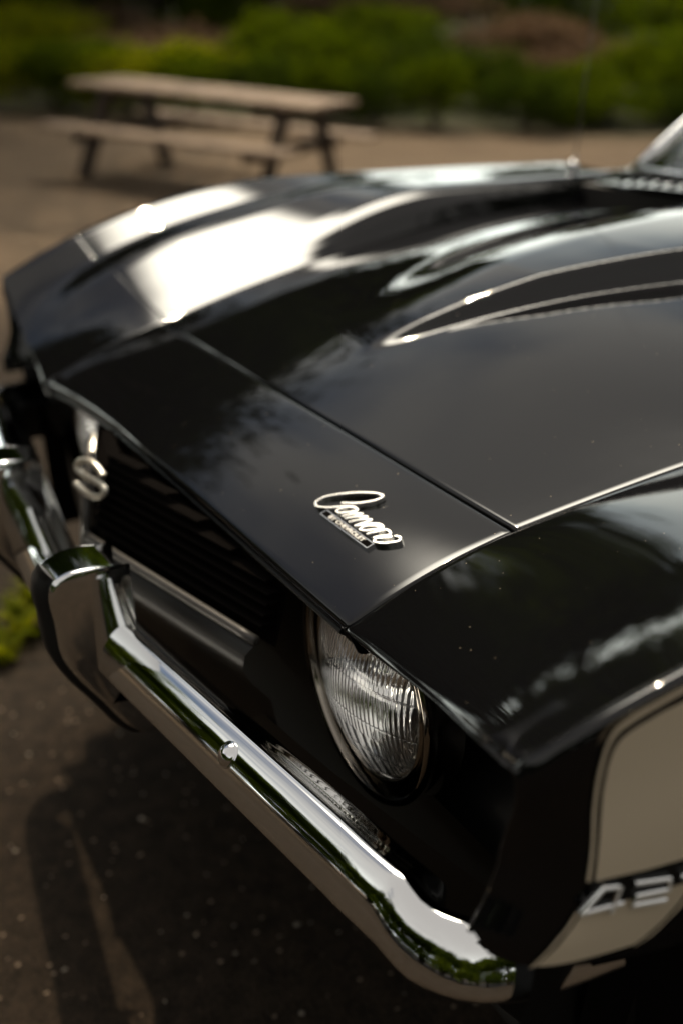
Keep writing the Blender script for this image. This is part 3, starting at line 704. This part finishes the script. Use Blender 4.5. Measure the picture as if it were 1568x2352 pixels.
# ------------------------------------------------------------------ picnic table
TB = empty('picnic_table', (-8.521, 3.544, -.071)); tag(TB, 'weathered wooden picnic table with attached benches standing on the sandy verge', 'picnic table')
ty, tt, TL = .596, -.079, 2.39
ta = np.array([math.cos(ty)*math.cos(tt), math.sin(ty)*math.cos(tt), math.sin(tt)]); tb = np.array([-math.sin(ty), math.cos(ty), 0]); tn = np.cross(ta, tb)
TC = np.array([-8.521, 3.544, -.071])
def tp(l, w, h): return TC + ta*l + tb*w + tn*h
def plank(name, l, w, h, sl, sw, sh, mt, ax=(ta, tb, tn)):
    return MB().box(tp(l, w, h), sl, sw, sh, ax, bev=.006).build(name, mt, TB, False)
for k in range(5): plank('tabletop_plank', random.uniform(-.01, .01), -.30+.15*k, .73, TL, .138, .04, WOOD)
for sg in (-1, 1):
    for k in (0, 1): plank('bench_plank', random.uniform(-.01, .01), sg*(.60+.14*k), .425, TL, .13, .04, WOOD)
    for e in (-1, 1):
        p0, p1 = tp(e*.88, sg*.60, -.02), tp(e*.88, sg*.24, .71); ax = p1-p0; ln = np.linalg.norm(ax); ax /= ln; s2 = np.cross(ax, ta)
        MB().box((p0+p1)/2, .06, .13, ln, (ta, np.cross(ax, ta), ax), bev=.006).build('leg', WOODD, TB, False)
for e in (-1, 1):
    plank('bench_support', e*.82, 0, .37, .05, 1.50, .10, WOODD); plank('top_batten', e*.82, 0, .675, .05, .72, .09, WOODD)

# ------------------------------------------------------------------ plants
def leaf_mat(name, c1, c2, tr):
    mt = bpy.data.materials.new(name); mt.use_nodes = True; n, l = mt.node_tree.nodes, mt.node_tree.links
    n.remove(n['Principled BSDF']); out = n['Material Output']
    oi = n.new('ShaderNodeNewGeometry'); r = n.new('ShaderNodeValToRGB'); l.new(oi.outputs['Random Per Island'], r.inputs[0])
    r.color_ramp.elements[0].color = (*c1, 1); r.color_ramp.elements[1].color = (*c2, 1)
    d = n.new('ShaderNodeBsdfDiffuse'); t = n.new('ShaderNodeBsdfTranslucent'); mx = n.new('ShaderNodeMixShader'); mx.inputs[0].default_value = tr
    hs = n.new('ShaderNodeHueSaturation'); hs.inputs['Saturation'].default_value = 1.15; hs.inputs['Value'].default_value = 1.5; l.new(r.outputs[0], hs.inputs['Color'])
    l.new(r.outputs[0], d.inputs[0]); l.new(hs.outputs[0], t.inputs[0]); l.new(d.outputs[0], mx.inputs[1]); l.new(t.outputs[0], mx.inputs[2]); l.new(mx.outputs[0], out.inputs[0])
    return mt
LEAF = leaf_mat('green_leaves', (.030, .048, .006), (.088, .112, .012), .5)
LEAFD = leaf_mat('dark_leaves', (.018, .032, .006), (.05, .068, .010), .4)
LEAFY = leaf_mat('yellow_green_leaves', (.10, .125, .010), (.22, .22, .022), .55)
DRY = leaf_mat('dry_brush', (.075, .05, .032), (.17, .115, .075), .35)
BARK = noise_color(mat('bark', rough=.9), (.03, .022, .015), (.08, .06, .042), 14)
def leaf_cloud(n, rad, size, lobes=7, seed=0, hollow=.55, flat=.0):
    g = np.random.default_rng(seed); rad = np.array(rad, float)
    ctr = g.normal(size=(lobes, 3)); ctr /= np.linalg.norm(ctr, axis=1)[:, None]; ctr[:, 2] = np.abs(ctr[:, 2])*.9-.15; ctr *= .52
    lr = g.uniform(.38, .62, lobes)
    k = g.integers(0, lobes, n); d = g.normal(size=(n, 3)); d /= np.linalg.norm(d, axis=1)[:, None]
    r = (hollow + (1-hollow)*g.random(n)**.6)*lr[k]*(1+.22*g.normal(size=n)*.6)
    p = (ctr[k] + d*r[:, None])*rad
    nn_ = d + .9*g.normal(size=(n, 3)); nn_ /= np.linalg.norm(nn_, axis=1)[:, None]
    a = np.cross(nn_, g.normal(size=(n, 3))); a /= np.linalg.norm(a, axis=1)[:, None]; b = np.cross(nn_, a)
    s = size*g.uniform(.6, 1.4, n)[:, None]
    V = np.stack([p-a*s, p+b*s*.45, p+a*s, p-b*s*.45], 1).reshape(-1, 3)
    F_ = np.arange(4*n).reshape(-1, 4)
    return V, F_
def cloud_mesh(name, mt, *a, **k):
    V, F_ = leaf_cloud(*a, **k); me = bpy.data.meshes.new(name); me.from_pydata(V.tolist(), [], F_.tolist()); me.materials.append(mt); return me
def stem_mesh(h, r, n=5, seed=0, mt=None):
    g = random.Random(seed); b = MB()
    for k in range(n):
        w = 2*math.pi*k/n + g.random(); t = g.uniform(.25, .6)
        b.tube([(0.03*math.cos(w), .03*math.sin(w), -.05), (t*.4*h*math.cos(w), t*.4*h*math.sin(w), h*.45), (t*.8*h*math.cos(w), t*.8*h*math.sin(w), h*.85)], [r, r*.7, r*.3], 6)
    me = bpy.data.meshes.new('stems'); me.from_pydata(b.v, [], b.f); me.materials.append(BARK); return me
BUSH = {}
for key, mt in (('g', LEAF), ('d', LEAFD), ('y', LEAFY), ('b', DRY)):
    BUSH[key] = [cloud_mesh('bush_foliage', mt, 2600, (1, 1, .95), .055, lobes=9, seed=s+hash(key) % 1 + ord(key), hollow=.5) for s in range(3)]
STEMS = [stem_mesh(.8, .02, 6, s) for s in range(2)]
def bush(x, y, w, h, key, label, group, rz=None, seed=0):
    r = random.Random(seed*31+7); z = float(terrain(x, y))
    t = empty('bush' if key != 'b' else 'dry_bush', (x, y, z-.02), r.uniform(0, 6)); tag(t, label, 'bush', group)
    f_ = bpy.data.objects.new('foliage', BUSH[key][seed % 3]); C.objects.link(f_); f_.parent = t; f_.location = (0, 0, h*.42); f_.scale = (w*.60, w*.60, h*.66)
    s_ = bpy.data.objects.new('stems', STEMS[seed % 2]); C.objects.link(s_); s_.parent = t; s_.scale = (w*.6, w*.6, h)
    return t
def ahead(sd, lat):                            # ground point sd metres ahead of where the photo is taken and lat metres to the right
    return 1.35-.894*sd+.4475*lat, -.24+.4475*sd+.894*lat
ORD = ['first', 'second', 'third', 'fourth', 'fifth', 'sixth', 'seventh', 'eighth', 'ninth', 'tenth', 'eleventh', 'twelfth', 'thirteenth', 'fourteenth', 'fifteenth', 'sixteenth', 'seventeenth', 'eighteenth', 'nineteenth', 'twentieth']
k = 0
def B(sd, la, w, h, key, label, group=None):
    global k
    x, y = ahead(sd, la); bush(x, y, w, h, key, label, group, seed=k); k += 1
HG = 'bushes in the hedge behind the table'
for la, w, h, key, lb in ((-5.0, 1.5, .95, 'g', 'green bush at the far left end of the hedge'), (-4.1, 1.4, .92, 'y', 'yellow green bush in the hedge, left of the picnic table'), (-3.2, 1.4, .88, 'g', 'green hedge bush behind the left end of the picnic table'),
                          (-2.4, 1.3, .86, 'y', 'sunlit yellow green hedge bush behind the left half of the tabletop'), (-1.6, 1.3, .86, 'g', 'green hedge bush behind the middle of the tabletop'), (-.85, 1.25, .85, 'd', 'dark hedge bush behind the right half of the tabletop'),
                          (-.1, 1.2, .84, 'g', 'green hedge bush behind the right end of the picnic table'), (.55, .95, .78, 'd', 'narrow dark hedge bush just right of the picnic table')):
    B(14.9+.15*math.sin(la*5), la, w, h, key, lb, HG)
B(14.8, 1.22, .98, .92, 'g', 'rounded green bush with a bright top, right of the hedge')
B(15.0, 2.32, 1.25, .84, 'd', 'big round dark bush right of centre beyond the hood')
B(15.7, 3.35, 1.3, .55, 'g', 'low spreading green bush beyond the hood, left of the windscreen')
B(16.3, 4.45, 1.3, .58, 'd', 'low dark bush behind the windscreen corner at the right edge')
for r_, (sd, w, h, n, keys, lb, gp) in enumerate(((16.9, 1.7, .95, 9, 'gdgygdggd', 'in the row right behind the hedge', 'scrub in the row behind the hedge'),
                                     (19.3, 2.1, .95, 9, 'ggbgdbgbg', 'across the middle of the rough field', 'scrub in the middle of the field'),
                                     (22.5, 2.6, .95, 10, 'bgybbgbbgd', 'far up the rising field', 'scrub far up the field'),
                                     (27.0, 3.2, 1.3, 10, 'gdbgbbdgbd', 'at the head of the field', 'scrub at the head of the field'))):
    for q in range(n):
        la = (-.40+.80*(q+.5*(r_ % 2))/(n-1))*sd + .35*math.sin(q*4.1+r_)
        B(sd+.5*math.sin(q*2.7+r_*1.9), la, w*(1+.18*math.sin(q*3.3+r_)), h*(1+.22*math.sin(q*1.9+2*r_)), keys[q], {'b': 'dry brownish', 'd': 'dark green', 'g': 'leafy green', 'y': 'yellow green'}[keys[q]]+' bush, '+ORD[q]+' from the left '+lb, gp)

def tree_meshes(seed, mt, n=5200, size=.16):
    b = MB(); g = random.Random(seed)
    b.tube([(0, 0, -.2), (.05, .02, 1.2), (.0, .08, 2.6), (.1, .05, 4.2)], [.2, .16, .12, .05], 10)
    for q in range(7):
        w = q*2.4+g.random(); z0 = 1.4+.35*q
        b.tube([(0, .03, z0), (.7*math.cos(w), .7*math.sin(w), z0+.7), (1.3*math.cos(w), 1.3*math.sin(w), z0+1.2)], [.07, .045, .015], 6)
    tm = bpy.data.meshes.new('trunk'); tm.from_pydata(b.v, [], b.f); tm.materials.append(BARK)
    return tm, cloud_mesh('crown', mt, n, (2.4, 2.4, 2.9), size, lobes=15, seed=seed, hollow=.35)
LEAFDD = leaf_mat('deep_shade_leaves', (.008, .014, .004), (.022, .032, .007), .25)  # shade put into the leaf colour, so the tall trees mirror dark
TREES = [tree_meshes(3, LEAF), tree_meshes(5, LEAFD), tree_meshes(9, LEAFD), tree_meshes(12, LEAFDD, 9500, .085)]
def tree(x, y, h, label, group, i):
    t = empty('tree', (x, y, float(terrain(x, y))), i*1.3); tag(t, label, 'tree', group)
    tm, cm = TREES[3 if 'tall' in label else i % 3]; s = h/5.6
    for nm, me, z in (('trunk', tm, 0), ('crown', cm, 3.3*s)):
        o = bpy.data.objects.new(nm, me); C.objects.link(o); o.parent = t; o.location = (0, 0, z); o.scale = (s, s, s)
    return t
def polar(az, d): return 1.35*.3 + d*math.sin(R(az)), .4 + d*math.cos(R(az))
nb = 0
def B2(x, y, az):
    global k, nb
    bush(x*.93+.35*math.sin(az), y*.93, 4.2+1.5*(-84 < az < -60), 2.5+.4*math.sin(az*1.3)+2.2*(-84 < az < -60), 'dg'[k % 2], 'broad shrub at the foot of the '+ORD[nb % 20]+[' ', ' farther ', ' outlying '][nb//20]+'tree round the car park', 'shrubs round the car park', seed=k); k += 1; nb += 1
i = 0
for az, d, h in ((-98, 14, 8.5), (-106, 16, 6.5), (-93, 15, 10), (-88.5, 16, 10.5), (-84, 22, 10)):
    x, y = polar(az, d); tree(x, y, h, ORD[i]+' tall dark tree counted from the middle of the wood left of the hedge', 'tall trees left of the verge', i); i += 1
for az, d, h in ((-37, 19, 6), (-25, 16, 13), (-16, 15, 12.5), (-7, 15, 13), (2, 15, 12), (11, 15, 13), (20, 15, 12), (29, 16, 12), (-53, 30, 4.5), (-69.5, 31, 12), (-74, 32, 13), (-78.5, 30, 12.5), (-83, 31, 13)):
    x, y = polar(az, d)
    if az > -40: tree(x, y, h, ORD[i-5]+' tall dark tree of the wood on the right, counted away from the hedge', 'tall trees right of the verge', i); B2(x, y, az)
    else:
        B2(x, y, az) if h < 9 else [B2(x+1.6*q, y+3.2*q, az) for q in (-1, 0, 1)]
        tree(x, y, h, ORD[max(0, i-13)]+' dark tree from the right along the far edge of the field', 'trees at the far edge of the field', i)
    i += 1
for az in range(-122, -322, -8):                # the wood round the car park behind the viewer, seen mirrored in the chrome
    d = 13 + 1.8*math.sin(az*1.1); x, y = polar(az, d); tree(x, y, 5.6+.9*math.sin(az*.7), ORD[(i-18) % 20]+(' ' if i < 38 else ' farther ')+'tree round the car park, counted from the left edge', 'trees round the car park', i)
    B2(x, y, az); i += 1
# weeds at the edge of the asphalt
wv = []; 
def weed(x, y, r, n, seed, label):
    g = random.Random(seed); b = MB()
    for q in range(n):
        w = g.uniform(0, 6.28); L_ = r*g.uniform(.5, 1.2); d0 = r*.5*g.random(); ww = g.uniform(0, 6.28)
        bx, by = d0*math.cos(ww), d0*math.sin(ww); hx = math.cos(w); hy = math.sin(w); tz = L_*g.uniform(.4, .9); s = r*.10*g.uniform(.6, 1.4)
        pts = [(bx, by, 0), (bx+hx*L_*.4, by+hy*L_*.4, tz*.8), (bx+hx*L_*.8, by+hy*L_*.8, tz)]
        e = np.array([-hy, hx, 0])*s
        b.grid(np.array([[np.array(p)-e*f_, np.array(p)+e*f_] for p, f_ in zip(pts, (.5, 1, .1))]))
    o = b.build('weed', LEAFY, None, False); o.location = (x, y, 0); tag(o, label, 'weed')
weed(-1.02, .17, .075, 90, 1, 'yellow green weed clump growing on the asphalt left of the bumper')
weed(-.93, .10, .06, 60, 2, 'small weed tuft at the left edge, nearest the bumper guard')
weed(-1.16, .24, .07, 70, 4, 'weed tuft growing just behind the yellow green clump')
# loose stones on the asphalt
b = MB(); g = random.Random(5)
for q in range(420):
    x, y = g.uniform(-2.2, .9), g.uniform(-1.0, .6); r = .0025+.0045*g.random()**2.5
    A_ = np.array([(1, 0, 0), (-1, 0, 0), (0, 1, 0), (0, -1, 0), (0, 0, .7), (0, 0, -.7)])*r*np.array([g.uniform(.7, 1.3), g.uniform(.7, 1.3), 1]) + np.array([x, y, r*.35])
    b.add(A_, [(0, 2, 4), (2, 1, 4), (1, 3, 4), (3, 0, 4), (2, 0, 5), (1, 2, 5), (3, 1, 5), (0, 3, 5)])
STONE = noise_color(mat('pale_stone', rough=.7), (.10, .085, .065), (.34, .29, .23), 9)
tag(b.build('loose_stones', STONE, None, False), kind='stuff')
